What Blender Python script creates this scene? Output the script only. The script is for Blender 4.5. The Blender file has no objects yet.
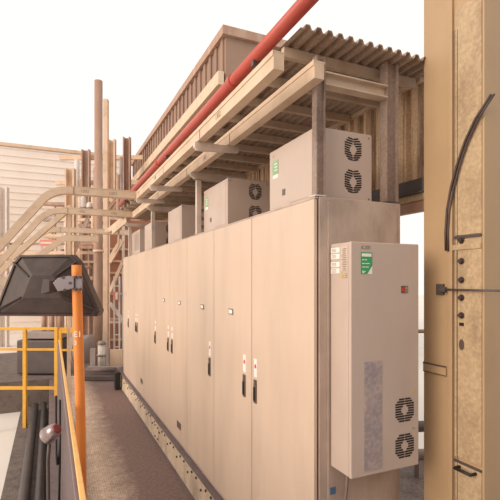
import bpy, bmesh, math, random
from mathutils import Vector, Matrix
random.seed(7)
S = bpy.context.scene
COL = S.collection

# ------------------------------------------------------------------ camera, sky, sun, exposure
YAW = math.radians(24.54)
F = Vector((math.sin(YAW), math.cos(YAW), 0)); RT = Vector((math.cos(YAW), -math.sin(YAW), 0))
EYE = 1.88; FPX = 449.0; CX = 255.5; CY = 281.0
cam_d = bpy.data.cameras.new('camera'); cam = bpy.data.objects.new('camera', cam_d); COL.objects.link(cam)
cam.location = (0, 0, EYE); cam.rotation_euler = (math.pi/2, 0, -YAW)
cam_d.sensor_width = 36; cam_d.lens = FPX*36/500
cam_d.shift_x = -(CX-250)/500; cam_d.shift_y = (CY-250)/500
cam_d.clip_start = 0.02; cam_d.clip_end = 400
S.camera = cam
S.view_settings.view_transform = 'Standard'; S.view_settings.look = 'None'
S.view_settings.gamma = 1; S.view_settings.use_curve_mapping = False
S.view_settings.exposure = 0.10
w = bpy.data.worlds.new('sky'); S.world = w; w.use_nodes = True
bg = w.node_tree.nodes['Background']; bg.inputs[0].default_value = (1.0, 0.955, 0.90, 1); bg.inputs[1].default_value = 1.02
sun_d = bpy.data.lights.new('sun', 'SUN'); sun = bpy.data.objects.new('sun', sun_d); COL.objects.link(sun)
sun_d.energy = 2.1; sun_d.angle = math.radians(42); sun_d.color = (1.0, 0.80, 0.62)
sun.rotation_euler = Vector((0.90, 0.20, -0.33)).to_track_quat('-Z', 'Y').to_euler()
sun.location = (-6, -3, 6)

# ------------------------------------------------------------------ helpers
def P(px, py, Z):
    """the point at forward distance Z that a sight line through the photograph meets"""
    return Vector((0, 0, EYE)) + F*Z + RT*((px-CX)/FPX*Z) + Vector((0, 0, (CY-py)/FPX*Z))

MATS = {}
def mat(name, col, rough=0.5, metal=0.0, dirt=None, amt=0.35, scale=4.0, stretch=(1, 1, 1), bump=0.05, fine=0.0, spec=0.5, edge=(0.45, 0.75)):
    m = bpy.data.materials.new(name); m.use_nodes = True; nt = m.node_tree; N = nt.nodes; L = nt.links
    b = N['Principled BSDF']; b.inputs['Roughness'].default_value = rough; b.inputs['Metallic'].default_value = metal
    b.inputs['Specular IOR Level'].default_value = spec
    tc = N.new('ShaderNodeNewGeometry')
    mp = N.new('ShaderNodeMapping'); mp.inputs['Scale'].default_value = stretch; L.new(tc.outputs['Position'], mp.inputs[0])
    n1 = N.new('ShaderNodeTexNoise'); n1.inputs['Scale'].default_value = scale; n1.inputs['Detail'].default_value = 8; n1.inputs['Roughness'].default_value = 0.62
    L.new(mp.outputs[0], n1.inputs['Vector'])
    r = N.new('ShaderNodeMapRange'); r.inputs['From Min'].default_value = edge[0]; r.inputs['From Max'].default_value = edge[1]; r.inputs['To Max'].default_value = amt
    L.new(n1.outputs['Fac'], r.inputs[0])
    mx = N.new('ShaderNodeMix'); mx.data_type = 'RGBA'
    mx.inputs[6].default_value = (*col, 1); d = dirt or tuple(c*0.6 for c in col); mx.inputs[7].default_value = (*d, 1)
    L.new(r.outputs[0], mx.inputs[0]); out = mx.outputs[2]
    if fine:
        n2 = N.new('ShaderNodeTexNoise'); n2.inputs['Scale'].default_value = 60; n2.inputs['Detail'].default_value = 4; L.new(tc.outputs['Position'], n2.inputs['Vector'])
        r2 = N.new('ShaderNodeMapRange'); r2.inputs['From Min'].default_value = 0.35; r2.inputs['From Max'].default_value = 0.7; r2.inputs['To Min'].default_value = 1-fine; r2.inputs['To Max'].default_value = 1+fine
        L.new(n2.outputs['Fac'], r2.inputs[0])
        hs = N.new('ShaderNodeHueSaturation'); L.new(out, hs.inputs['Color']); L.new(r2.outputs[0], hs.inputs['Value']); out = hs.outputs[0]
    L.new(out, b.inputs['Base Color'])
    if bump:
        bp = N.new('ShaderNodeBump'); bp.inputs['Strength'].default_value = bump; bp.inputs['Distance'].default_value = 0.01
        L.new(n1.outputs['Fac'], bp.inputs['Height']); L.new(bp.outputs[0], b.inputs['Normal'])
    MATS[name] = m
    return m

mat('door_paint', (0.66, 0.515, 0.41), 0.30, 0.0, (0.50, 0.385, 0.30), 0.6, 1.6, (1, 2.2, .5), 0.02)
mat('body_paint', (0.52, 0.41, 0.345), 0.36, 0.0, (0.22, 0.165, 0.14), 0.9, 3.6, (1.3, 1, .6), 0.02, edge=(0.42, 0.8))
mat('unit_paint', (0.56, 0.45, 0.39), 0.27, 0.0, (0.38, 0.30, 0.26), 0.4, 2.2, (1, 1, .5), 0.01)
mat('plinth_paint', (0.66, 0.53, 0.40), 0.55, 0.0, (0.26, 0.18, 0.14), 0.8, 5.0, (1, 1, .5), 0.1, fine=0.12)
mat('tray_paint', (0.70, 0.535, 0.39), 0.5, 0.0, (0.40, 0.27, 0.17), 0.5, 5.0, (1, 1, 1), 0.05)
mat('post_steel', (0.36, 0.27, 0.225), 0.55, 0.2, (0.14, 0.09, 0.075), 0.8, 7.0, (1, 1, .35), 0.15, fine=0.15)
mat('pale_steel', (0.70, 0.59, 0.52), 0.5, 0.1, (0.30, 0.24, 0.20), 0.5, 6.0, (1, 1, .5), 0.05)
mat('dark_steel', (0.10, 0.085, 0.085), 0.5, 0.3, (0.17, 0.12, 0.10), 0.6, 6.0, bump=0.1)
mat('deck_sheet', (0.42, 0.32, 0.25), 0.6, 0.1, (0.26, 0.15, 0.09), 0.8, 3.0, (2, .7, 1), 0.1, fine=0.15)
mat('joist_steel', (0.62, 0.50, 0.39), 0.6, 0.05, (0.36, 0.24, 0.16), 0.7, 6.0, bump=0.1)
mat('rust_cladding', (0.70, 0.50, 0.32), 0.7, 0.0, (0.13, 0.07, 0.05), 0.95, 3.2, (1, 6.0, .25), 0.15, fine=0.15, edge=(.45, .64))
mat('far_cladding', (0.34, 0.22, 0.16), 0.7, 0.1, (0.20, 0.12, 0.10), 0.8, .8, (1, 1, .3), 0.1)
mat('column_paint', (0.47, 0.325, 0.19), 0.5, 0.0, (0.35, 0.23, 0.13), 0.7, 1.4, (1, 1, .8), 0.04)
mat('column_plate', (0.50, 0.37, 0.23), 0.55, 0.0, (0.26, 0.17, 0.11), 0.7, 6.0, (1, 1, .6), 0.1, fine=0.15)
mat('red_pipe', (0.52, 0.085, 0.06), 0.4, 0.0, (0.36, 0.05, 0.04), 0.5, 5.0)
mat('maroon', (0.25, 0.05, 0.045), 0.45, bump=0)
mat('orange_paint', (0.80, 0.27, 0.055), 0.45, 0.0, (0.60, 0.17, 0.04), 0.6, 5.0, (1, 1, .5), 0.05)
mat('rail_paint', (0.86, 0.50, 0.17), 0.45, 0.0, (0.66, 0.33, 0.10), 0.5, 9.0, bump=0.05)
mat('yellow_paint', (0.78, 0.42, 0.04), 0.5, 0.0, (0.5, 0.22, 0.03), 0.6, 5.0)
mat('mesh_wire', (0.27, 0.215, 0.225), 0.5, 0.4, (0.16, 0.12, 0.12), 0.5, 12.0)
mat('purple_steel', (0.20, 0.15, 0.15), 0.6, 0.2, (0.11, 0.075, 0.07), 0.7, 6.0, bump=0.1, fine=0.15)
mat('hood_plastic', (0.045, 0.028, 0.025), 0.5, 0.0, (0.12, 0.085, 0.08), 0.6, 5.0, bump=0.05)
mat('bracket_zinc', (0.26, 0.23, 0.25), 0.45, 0.6, (0.15, 0.12, 0.13), 0.6, 12.0, bump=0.1)
mat('bolt_steel', (0.10, 0.07, 0.065), 0.5, 0.5, bump=0)
mat('black', (0.015, 0.012, 0.012), 0.5, bump=0)
mat('slot_black', (0.022, 0.017, 0.016), 0.7, bump=0)
mat('white_label', (0.90, 0.86, 0.82), 0.5, bump=0)
mat('paper_label', (0.62, 0.50, 0.42), 0.6, bump=0)
mat('bare_mesh', (0.40, 0.34, 0.36), 0.45, 0.3, (0.56, 0.45, 0.40), 0.8, 14.0, (1, 1, .8), 0.1, fine=0.15)
mat('green_label', (0.04, 0.36, 0.13), 0.5, (0), bump=0, dirt=(0.06, 0.40, 0.16))
mat('pale_green', (0.27, 0.50, 0.29), 0.5, bump=0)
mat('red_print', (0.62, 0.05, 0.035), 0.5, bump=0)
mat('yellow_print', (0.62, 0.45, 0.05), 0.5, bump=0)
mat('grey_print', (0.22, 0.165, 0.15), 0.6, bump=0)
mat('blue_print', (0.08, 0.18, 0.32), 0.6, bump=0)
mat('handle_grey', (0.20, 0.15, 0.13), 0.35, 0.6, bump=0)
mat('chrome', (0.42, 0.34, 0.34), 0.28, 0.9, (0.4, 0.33, 0.32), 0.5, 20, bump=0.1)
mat('outside_concrete', (0.80, 0.74, 0.68), 0.9, 0.0, (0.68, 0.62, 0.56), 0.5, .6, bump=0.1)
mat('gravel', (0.20, 0.155, 0.135), 0.9, 0.0, (0.08, 0.06, 0.055), 0.9, 6.0, bump=0.5, fine=0.3)
mat('brick_red', (0.42, 0.185, 0.11), 0.75, 0.0, (0.30, 0.15, 0.10), 0.6, 2.0, bump=0.1)
mat('far_cream', (0.74, 0.54, 0.39), 0.6, 0.0, (0.45, 0.29, 0.17), 0.7, 3.0)
mat('far_brown', (0.40, 0.24, 0.17), 0.6, 0.0, (0.56, 0.42, 0.34), 0.8, 4.0, (1, 1, .3))
mat('far_white', (0.76, 0.68, 0.62), 0.5, 0.0, (0.5, 0.42, 0.36), 0.5, 5.0)
mat('far_grey', (0.34, 0.28, 0.26), 0.6, 0.1, (0.18, 0.13, 0.12), 0.7, 3.0)
mat('siding', (0.90, 0.80, 0.72), 0.7, 0.0, (0.80, 0.66, 0.56), 0.6, .5, (1, 1, 1), 0.02)
mat('pink_sign', (0.72, 0.26, 0.20), 0.6, bump=0)

# chequer-plate walkway: raised lozenges + worn pale track
def plate_material():
    m = mat('walkway_plate', (0.135, 0.095, 0.085), 0.6, 0.15, (0.34, 0.27, 0.21), 0.0, 3.0, bump=0)
    nt = m.node_tree; N = nt.nodes; L = nt.links; b = N['Principled BSDF']
    g = N.new('ShaderNodeNewGeometry'); sep = N.new('ShaderNodeSeparateXYZ'); L.new(g.outputs['Position'], sep.inputs[0])
    def math_(op, a, b_=None):
        n = N.new('ShaderNodeMath'); n.operation = op
        for i, v in enumerate((a, b_)):
            if v is None: continue
            if isinstance(v, (int, float)): n.inputs[i].default_value = v
            else: L.new(v, n.inputs[i])
        return n.outputs[0]
    nb = N.new('ShaderNodeTexNoise'); nb.inputs['Scale'].default_value = 5; nb.inputs['Detail'].default_value = 12; nb.inputs['Roughness'].default_value = .8; L.new(g.outputs['Position'], nb.inputs['Vector'])
    # foot-worn band along the middle of the walkway
    d = math_('ABSOLUTE', math_('SUBTRACT', sep.outputs[0], 0.42))
    band = math_('SUBTRACT', 1.0, math_('MULTIPLY', d, 2.9))
    k = math_('ADD', math_('MULTIPLY', band, 0.55), math_('MULTIPLY', nb.outputs['Fac'], 1.0))
    r = N.new('ShaderNodeMapRange'); r.inputs['From Min'].default_value = .55; r.inputs['From Max'].default_value = 1.15; L.new(k, r.inputs[0])
    mx = N.new('ShaderNodeMix'); mx.data_type = 'RGBA'; mx.inputs[6].default_value = (0.22, 0.145, 0.13, 1); mx.inputs[7].default_value = (0.74, 0.60, 0.47, 1)
    L.new(r.outputs[0], mx.inputs[0])
    a = math_('SINE', math_('MULTIPLY', math_('ADD', sep.outputs[0], sep.outputs[1]), 150.0))
    c = math_('SINE', math_('MULTIPLY', math_('SUBTRACT', sep.outputs[0], sep.outputs[1]), 150.0))
    t = math_('MULTIPLY', a, c)
    n3 = N.new('ShaderNodeTexNoise'); n3.inputs['Scale'].default_value = 28; n3.inputs['Detail'].default_value = 5; L.new(g.outputs['Position'], n3.inputs['Vector'])
    v = math_('ADD', 0.45, math_('MULTIPLY', n3.outputs['Fac'], 1.10))
    v2 = math_('ADD', v, math_('MULTIPLY', t, 0.16))
    hs = N.new('ShaderNodeHueSaturation'); L.new(mx.outputs[2], hs.inputs['Color']); L.new(v2, hs.inputs['Value'])
    L.new(hs.outputs[0], b.inputs['Base Color'])
    bp = N.new('ShaderNodeBump'); bp.inputs['Strength'].default_value = .6; bp.inputs['Distance'].default_value = .003; L.new(t, bp.inputs['Height']); L.new(bp.outputs[0], b.inputs['Normal'])
plate_material()

def tag(o, label=None, cat=None, group=None, kind=None):
    if label: o['label'] = label
    if cat: o['category'] = cat
    if group: o['group'] = group
    if kind: o['kind'] = kind
    return o

def empty(name, loc, label, cat, group=None):
    o = bpy.data.objects.new(name, None); COL.objects.link(o); o.location = loc; o.empty_display_size = .1
    return tag(o, label, cat, group)

def world_loc(o):
    v = Vector((0, 0, 0))
    while o is not None: v += Vector(o.location); o = o.parent
    return v

class MB:
    """collects shapes in world coordinates and links them as ONE mesh"""
    def __init__(s): s.bm = bmesh.new()
    def box(s, x0, x1, y0, y1, z0, z1, bev=0.0, seg=2):
        t = bmesh.new()
        r = bmesh.ops.create_cube(t, size=1)
        for v in t.verts: v.co = Vector(((x0+x1)/2+v.co.x*(x1-x0), (y0+y1)/2+v.co.y*(y1-y0), (z0+z1)/2+v.co.z*(z1-z0)))
        if bev: bmesh.ops.bevel(t, geom=t.edges[:], offset=bev, segments=seg, affect='EDGES', profile=0.5)
        s._merge(t); return s
    def _merge(s, t, M=None):
        if M is not None: bmesh.ops.transform(t, matrix=M, verts=t.verts)
        me = bpy.data.meshes.new('tmp'); t.to_mesh(me); t.free(); s.bm.from_mesh(me); bpy.data.meshes.remove(me)
    def bar(s, a, b, wd, ht, up=Vector((0, 0, 1)), bev=0.0):
        """rectangular bar from a to b"""
        a = Vector(a); b = Vector(b); d = (b-a); l = d.length; d.normalize()
        side = d.cross(up)
        if side.length < 1e-4: side = Vector((1, 0, 0))
        side.normalize(); u = side.cross(d).normalized()
        t = bmesh.new(); bmesh.ops.create_cube(t, size=1)
        for v in t.verts: v.co = (a+b)/2 + d*(v.co.x*l) + side*(v.co.y*wd) + u*(v.co.z*ht)
        bmesh.ops.recalc_face_normals(t, faces=t.faces)
        if bev: bmesh.ops.bevel(t, geom=t.edges[:], offset=bev, segments=2, affect='EDGES', profile=.5)
        s._merge(t); return s
    def tube(s, pts, r, n=14, caps=True):
        pts = [Vector(p) for p in pts]; rs = r if isinstance(r, (list, tuple)) else [r]*len(pts)
        rings = []; prev = None
        for i, p in enumerate(pts):
            d = (pts[min(i+1, len(pts)-1)]-pts[max(i-1, 0)]).normalized()
            if prev is None:
                ref = Vector((0, 0, 1)) if abs(d.z) < .9 else Vector((1, 0, 0)); u = d.cross(ref).normalized()
            else: u = (prev - d*prev.dot(d)).normalized()
            v = d.cross(u); prev = u
            rings.append([s.bm.verts.new(p+u*math.cos(2*math.pi*k/n)*rs[i]+v*math.sin(2*math.pi*k/n)*rs[i]) for k in range(n)])
        for a, b in zip(rings, rings[1:]):
            for k in range(n):
                f = s.bm.faces.new((a[k], a[(k+1) % n], b[(k+1) % n], b[k])); f.smooth = n > 6
        if caps: s.bm.faces.new(rings[0][::-1]); s.bm.faces.new(rings[-1])
        return s
    def prism(s, poly, origin, U, V, depth, bev=0.0):
        """polygon poly in the (U,V) plane at origin, pushed along U x V by depth"""
        origin = Vector(origin); U = Vector(U); V = Vector(V); W = U.cross(V).normalized()
        t = bmesh.new()
        a = [t.verts.new(origin+U*p[0]+V*p[1]) for p in poly]; b = [t.verts.new(origin+U*p[0]+V*p[1]+W*depth) for p in poly]
        t.faces.new(a[::-1]); t.faces.new(b)
        for i in range(len(a)): t.faces.new((a[i], a[(i+1) % len(a)], b[(i+1) % len(a)], b[i]))
        bmesh.ops.recalc_face_normals(t, faces=t.faces)
        if bev: bmesh.ops.bevel(t, geom=t.edges[:], offset=bev, segments=2, affect='EDGES', profile=.5)
        s._merge(t); return s
    def text(s, body, origin, U, V, size, depth=0.0006, align='LEFT', shear=0.0):
        cu = bpy.data.curves.new('lettering', 'FONT'); cu.body = body; cu.size = size; cu.extrude = depth/2; cu.align_x = align; cu.shear = shear
        cu.resolution_u = 3
        o = bpy.data.objects.new('lettering', cu); me = bpy.data.meshes.new_from_object(o)
        U = Vector(U); V = Vector(V); W = U.cross(V)
        for v in me.vertices: c = v.co.copy(); v.co = Vector(origin)+U*c.x+V*c.y+W*c.z
        s.bm.from_mesh(me); bpy.data.meshes.remove(me); bpy.data.objects.remove(o); bpy.data.curves.remove(cu)
        return s
    def build(s, name, m, parent=None, **kw):
        off = world_loc(parent) if parent is not None else Vector((0, 0, 0))
        if parent is None and kw.pop('center', True):
            vs = [v.co for v in s.bm.verts]
            off = Vector(((min(v.x for v in vs)+max(v.x for v in vs))/2, (min(v.y for v in vs)+max(v.y for v in vs))/2, min(v.z for v in vs)))
        for v in s.bm.verts: v.co -= off
        me = bpy.data.meshes.new(name); s.bm.to_mesh(me); s.bm.free()
        me.materials.append(MATS[m]); o = bpy.data.objects.new(name, me); COL.objects.link(o)
        if parent is not None: o.parent = parent
        else: o.location = off
        return tag(o, **kw)

def copy_tree(o, parent=None):
    c = o.copy(); COL.objects.link(c); c.parent = parent
    for ch in [x for x in S.objects if x.parent == o]: copy_tree(ch, c)
    return c

XP = (0, -1, 0); ZP = (0, 0, 1)            # lettering axes on faces that look towards -x
FX = (1, 0, 0)                             # lettering axis on faces that look towards -y

# ------------------------------------------------------------------ setting
FRONT = 1.15          # door faces
BACK = 1.683
Y0 = 1.839            # near end of the row
MB().box(-60, 60, -12, 90, -0.62, -0.60).build('ground', 'outside_concrete', kind='structure')
MB().box(0.10, 3.6, -1.5, 9.6, -0.12, 0.0).build('floor', 'walkway_plate', kind='structure')
MB().box(-1.4, 3.6, 9.6, 13.5, -0.60, -0.02).build('floor_far', 'gravel', kind='structure')
MB().box(1.66, 3.6, 1.0, 9.6, 0.0, 0.006).build('floor_gravel', 'gravel', kind='structure')
MB().box(-.50, -.03, -1.5, 9.6, -0.60, -0.52).build('floor_trench', 'gravel', kind='structure')

MB().box(-7, 9, -5.3, -5.0, -.598, 5.2).build('wall_unseen_dimmer', 'far_grey', kind='structure')  # unseen wall behind the camera, added to dim faces looking towards -y

# back wall of ribbed cladding, hung above head height
m = MB()
pts = []; y = 1.93; k = 0
while y < 8.3:
    for dy, dx in ((0, 0), (.020, 0), (.030, -.035), (.100, -.035)): pts.append((y+dy, 1.97+dx))
    y += .11
lo = [m.bm.verts.new((x, yy, 2.38)) for yy, x in pts]; hi = [m.bm.verts.new((x, yy, 3.035)) for yy, x in pts]
lo2 = [m.bm.verts.new((x+.004, yy, 2.38)) for yy, x in pts]; hi2 = [m.bm.verts.new((x+.004, yy, 3.035)) for yy, x in pts]
for i in range(len(pts)-1):
    m.bm.faces.new((lo[i+1], lo[i], hi[i], hi[i+1])); m.bm.faces.new((lo2[i], lo2[i+1], hi2[i+1], hi2[i]))
    m.bm.faces.new((lo[i], lo[i+1], lo2[i+1], lo2[i])); m.bm.faces.new((hi[i+1], hi[i], hi2[i], hi2[i+1]))
m.bm.faces.new((lo[0], lo2[0], hi2[0], hi[0]))
m.build('wall_back', 'rust_cladding', kind='structure')
MB().box(1.925, 1.99, 1.93, 8.3, 2.385, 2.47).box(1.905, 1.94, 1.93, 8.3, 2.385, 2.392).build('trim_1', 'dark_steel', kind='structure')
MB().box(1.93, 1.99, 1.93, 8.3, 2.345, 2.384).build('trim_2', 'column_plate', kind='structure')
MB().box(1.94, 1.99, 1.93, 8.3, 2.285, 2.344).build('trim_3', 'far_brown', kind='structure')
MB().bar((1.925, 1.93, 3.03), (1.925, 8.3, 3.03), .03, .03).build('trim_4', 'tray_paint', kind='structure')

# corrugated canopy deck
m = MB(); pr = []; x = 1.04
while x < 1.97:
    for dx, dz in ((0, 0), (.02, 0), (.03, .022), (.05, .022)): pr.append((x+dx, 3.035+dz))
    x += .06
for (ya, yb) in ((1.78, 8.3),):
    A = [m.bm.verts.new((x, ya, z)) for x, z in pr]; B = [m.bm.verts.new((x, yb, z)) for x, z in pr]
    A2 = [m.bm.verts.new((x, ya, z+.005)) for x, z in pr]; B2 = [m.bm.verts.new((x, yb, z+.005)) for x, z in pr]
    for i in range(len(pr)-1):
        m.bm.faces.new((A[i], B[i], B[i+1], A[i+1])); m.bm.faces.new((A2[i+1], B2[i+1], B2[i], A2[i]))
        m.bm.faces.new((A[i], A[i+1], A2[i+1], A2[i])); m.bm.faces.new((B[i+1], B[i], B2[i], B2[i+1]))
m.build('ceiling', 'deck_sheet', kind='structure')
jm = MB().box(1.045, 1.90, 1.95, 1.98, 2.985, 3.034).build('canopy_joist', 'joist_steel',
     label='thin rusty cross joist under the corrugated canopy deck above the cabinets', cat='joist', group='cross joists under the canopy deck')
for i in range(1, 21):
    c = jm.copy(); COL.objects.link(c); c.location.y += i*.31

# ------------------------------------------------------------------ base channel
bc = empty('base_channel', (1.16, 5, 0), 'long cream steel plinth channel with bolts under the cabinet row', 'base channel')
MB().box(1.125, 1.137, Y0-.02, 8.2, 0.001, .249).box(1.1375, 1.69, Y0-.02, Y0-.01, 0.001, .249).build('web', 'plinth_paint', bc)
MB().box(1.112, 1.69, Y0-.03, 8.2, .250, .276, .002).build('top_flange', 'purple_steel', bc)
MB().box(1.105, 1.1245, Y0-.02, 8.2, 0.001, .012).build('bottom_flange', 'purple_steel', bc)
for yy in (2.93, 5.2):
    sp = MB().box(1.115, 1.1245, yy-.09, yy+.09, .04, .235, .003).build('splice_plate', 'plinth_paint', bc)
    for a in (-.06, .06):
        for z in (.07, .20):
            MB().tube([(1.115, yy+a, z), (1.106, yy+a, z)], .011, 8).build('bolt', 'bolt_steel', sp)
b0 = None
for i in range(48):
    yy = 2.0+i*.128
    if b0 is None: b0 = MB().tube([(1.1248, yy, .215), (1.114, yy, .215)], .011, 8).build('bolt', 'bolt_steel', bc); b00 = b0.location.copy()
    else:
        c = b0.copy(); COL.objects.link(c); c.location = (0, i*.128, 0 if i % 3 else -.05)

# ------------------------------------------------------------------ cabinets
def door(parent, ya, yb, hy=None, plate=None, spots=(), mark=None):
    d = MB().box(FRONT, FRONT+.018, ya+.0045, yb-.0045, .30, 2.275, .0025).build('door', 'door_paint', parent)
    if hy is not None:
        z0 = 1.272
        h = MB().box(FRONT-.008, FRONT-.0005, hy-.019, hy+.019, z0-.145, z0, .003).build('handle', 'handle_grey', d)
        MB().box(FRONT-.014, FRONT-.008, hy-.011, hy+.011, z0-.13, z0-.045, .002).build('lever', 'black', h)
        MB().tube([(FRONT-.008, hy, z0-.02), (FRONT-.013, hy, z0-.02)], .006, 10).build('lock', 'chrome', h)
        s_ = MB().box(FRONT-.0015, FRONT-.0002, hy-.021, hy+.021, z0+.016, z0+.128).build('label_strip', 'white_label', d)
        MB().prism([(-.012, -.010), (.012, -.010), (.012, .006), (.004, .016), (-.012, .012)], (FRONT-.0012, hy, z0+.08), XP, ZP, .001).build('red_mark', 'red_print', s_)
    if plate is not None:
        n = MB().box(FRONT-.004, FRONT-.0005, plate-.040, plate+.040, 1.646, 1.686, .001).build('name_plate', 'handle_grey', d)
        MB().box(FRONT-.0055, FRONT-.004, plate-.030, plate+.030, 1.653, 1.679).build('plate_insert', 'white_label', n)
    return d

def cabinet(ys, label, handles, plates):
    ya, yb = ys[0], ys[-1]
    t = empty('electrical_cabinet', (1.4, (ya+yb)/2, .277), label, 'electrical cabinet', None)
    MB().box(FRONT+.028, BACK, ya+.002, yb-.002, .2775, 2.288, .004).build('body', 'body_paint', t)
    for i in range(len(ys)-1):
        door(t, ys[i], ys[i+1], handles[i], plates[i])
    MB().box(FRONT+.004, FRONT+.021, ya+.003, yb-.003, .279, .298).build('sill', 'body_paint', t)
    MB().box(FRONT+.004, FRONT+.021, ya+.003, yb-.003, 2.277, 2.286).build('head_strip', 'body_paint', t)
    return t
c1 = cabinet([Y0, 2.577, 3.296], 'nearest cream double-door electrical cabinet, wall unit hung on its end', [2.517, 2.69], [None, 2.93])
# bare dirty end panel, with a folded edge, sits on the visible end of the nearest cabinet
MB().box(FRONT+.075, BACK-.03, Y0-.004, Y0+.0015, .30, 2.265, .0015).build('end_panel', 'body_paint', c1)
MB().box(1.236, 1.268, Y0-.006, Y0-.0045, .84, .875).build('tag', 'blue_print', c1, label='small blue tag')
c2 = cabinet([3.296, 4.05], 'cream single-door cabinet third door from near end, handle at its right edge', [3.39], [3.58])
c3 = cabinet([4.05, 4.70, 5.35], 'cream double-door cabinet mid-row with two close dark handles', [4.60, 4.77], [4.31, 4.98])
c4 = cabinet([5.35, 6.07], 'cream single-door cabinet just beyond the mid-row double cabinet', [5.42], [None])
c5 = cabinet([6.07, 6.72, 7.40], 'cream double-door cabinet second from the far end of the row', [6.66, 6.78], [None, None])
c6 = cabinet([7.40, 8.05], 'farthest cream cabinet at the end of the row by the steelwork', [7.47], [7.75])
# low dark plates riveted near the foot of two doors
for c, yy, zz in ((c3, 4.33, .41), (c5, 6.32, .44)):
    MB().box(FRONT-.004, FRONT-.0005, yy-.07, yy+.07, zz+.02, zz+.085, .001).build('vent_plate', 'handle_grey', c)

# ------------------------------------------------------------------ fan grille (pattern of slots around a lozenge)
def slots(m, c, U, V, R, horizontal=True, hub=.42, sx=1.0):
    c = Vector(c); U = Vector(U); V = Vector(V); n = 10; p = 2*R/n
    def half(t):   # octagon half-width at height t
        a = abs(t); return (R if a < R*.5 else R-(a-R*.5)*.95)*sx
    def hubw(t):
        a = abs(t); return max(0.0, (R*hub-a*.85)) if a < R*.52 else 0.0
    W = U.cross(V)
    for i in range(n):
        t = -R+p*(i+.5); o = half(t); h = max(hubw(t), R*.035)*sx
        for sg in (-1, 1):
            x0, x1 = sorted((sg*h, sg*o))
            if horizontal: q = [(x0, t-p*.33), (x1, t-p*.33), (x1, t+p*.33), (x0, t+p*.33)]
            else:
                # tilted slots, like a turned grille
                dy = .25*p*sg
                q = [(x0, t-p*.33-dy), (x1, t-p*.33+dy), (x1, t+p*.33+dy), (x0, t+p*.33-dy)]
            m.prism(q, c, U, V, .0012)
    return m

def radial(m, c, U, V, R, sx=1.0):
    """grille with slots pointing outwards in eight sectors around a lozenge"""
    for s8 in range(8):
        a0 = s8*math.pi/4+math.pi/8
        for k in range(-3, 4):
            ca, sa = math.cos(a0), math.sin(a0); off = k*R*.105
            r0 = R*(.52-.04*abs(k)); r1 = R*(1.0-.03*abs(k)); hw = R*.035
            # clip to the sector
            lim = abs(off)/math.tan(math.pi/8) if off else 0
            r0 = max(r0, lim+R*.03)
            if r1-r0 < R*.1: continue
            q = []
            for rr, oo in ((r0, off-hw), (r1, off-hw), (r1, off+hw), (r0, off+hw)):
                q.append(((rr*ca-oo*sa)*sx, rr*sa+oo*ca))
            m.prism(q, c, U, V, .0012)
    return m

# ------------------------------------------------------------------ wall-hung cooling unit
wu = empty('cabinet_cooling_unit', (1.434, 1.75, .985), 'tall narrow cooling unit hung on the end of the nearest cabinet', 'cooling unit')
UX0, UX1, UY0, UY1, UZ0, UZ1 = 1.234, 1.635, 1.663, 1.826, .985, 2.058
MB().box(UX0, UX1, UY0+.022, UY1, UZ0, UZ1, .005).build('housing', 'unit_paint', wu)
MB().box(UX0-.0005, UX1+.0005, UY0, UY0+.021, UZ0-.001, UZ1+.001, .004).build('front_cover', 'unit_paint', wu)
for z in (1.262, 1.090):
    g = slots(MB(), (1.546, UY0-.0002, z), FX, ZP, .058, True, .46, .98).build('fan_grille', 'slot_black', wu)
MB().tube([(1.600, UY0, 1.345), (1.600, UY0-.003, 1.345)], .006, 10).build('screw', 'yellow_print', wu)
MB().tube([(1.600, UY0, 1.168), (1.600, UY0-.003, 1.168)], .005, 10).build('screw', 'chrome', wu)
MB().box(1.306, 1.408, UY0-.002, UY0-.0002, 1.008, 1.508).build('filter_mat', 'bare_mesh', wu, label='bare greyish patch on the front cover')
MB().box(UX0+.02, UX1-.02, 1.8262, 1.8345, UZ0+.03, UZ1-.03).build('gap_shade', 'black', wu)  # black sheet standing in for the shadow line between unit and cabinet
# green sticker with pale header, print lines and a folded corner
gs = MB().prism([(0, 0), (.036, 0), (.064, .038), (.064, .100), (0, .100)], (1.287, UY0-.0002, 1.912), FX, ZP, .0012).build('sticker', 'green_label', wu, label='green sticker')
gp = MB()
gp.box(1.292, 1.346, UY0-.0025, UY0-.0013, 1.992, 2.006)
for z, wds in ((1.977, (.010, .012)), (1.960, (.014, .024)), (1.944, (.014, .018)), (1.924, (.018,)), (1.918, (.012,))):
    xx = 1.294
    for wd in wds: gp.box(xx, xx+wd, UY0-.0025, UY0-.0013, z-.002, z+.002); xx += wd+.004
gp.build('print', 'white_label', gs)
MB().prism([(.036, 0), (.064, 0), (.064, .038)], (1.287, UY0-.0002, 1.912), FX, ZP, .0010).build('folded_corner', 'white_label', gs)
MB().text('K200.', (1.288, UY0-.0006, 2.026), FX, ZP, .024, .0006, shear=.2).build('handwriting', 'grey_print', wu)
lg = MB().box(1.524, 1.565, UY0-.0018, UY0-.0002, 1.822, 1.857).build('emblem', 'handle_grey', wu, label='small dark maker plate with red dot')
MB().tube([(1.536, UY0-.0018, 1.840), (1.536, UY0-.0032, 1.840)], .010, 14).build('red_mark', 'red_print', lg)
q = MB()
for z in (1.828, 1.836, 1.844, 1.851): q.box(1.548, 1.563, UY0-.0030, UY0-.0018, z-.002, z+.001)
q.build('print', 'paper_label', lg)
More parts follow.
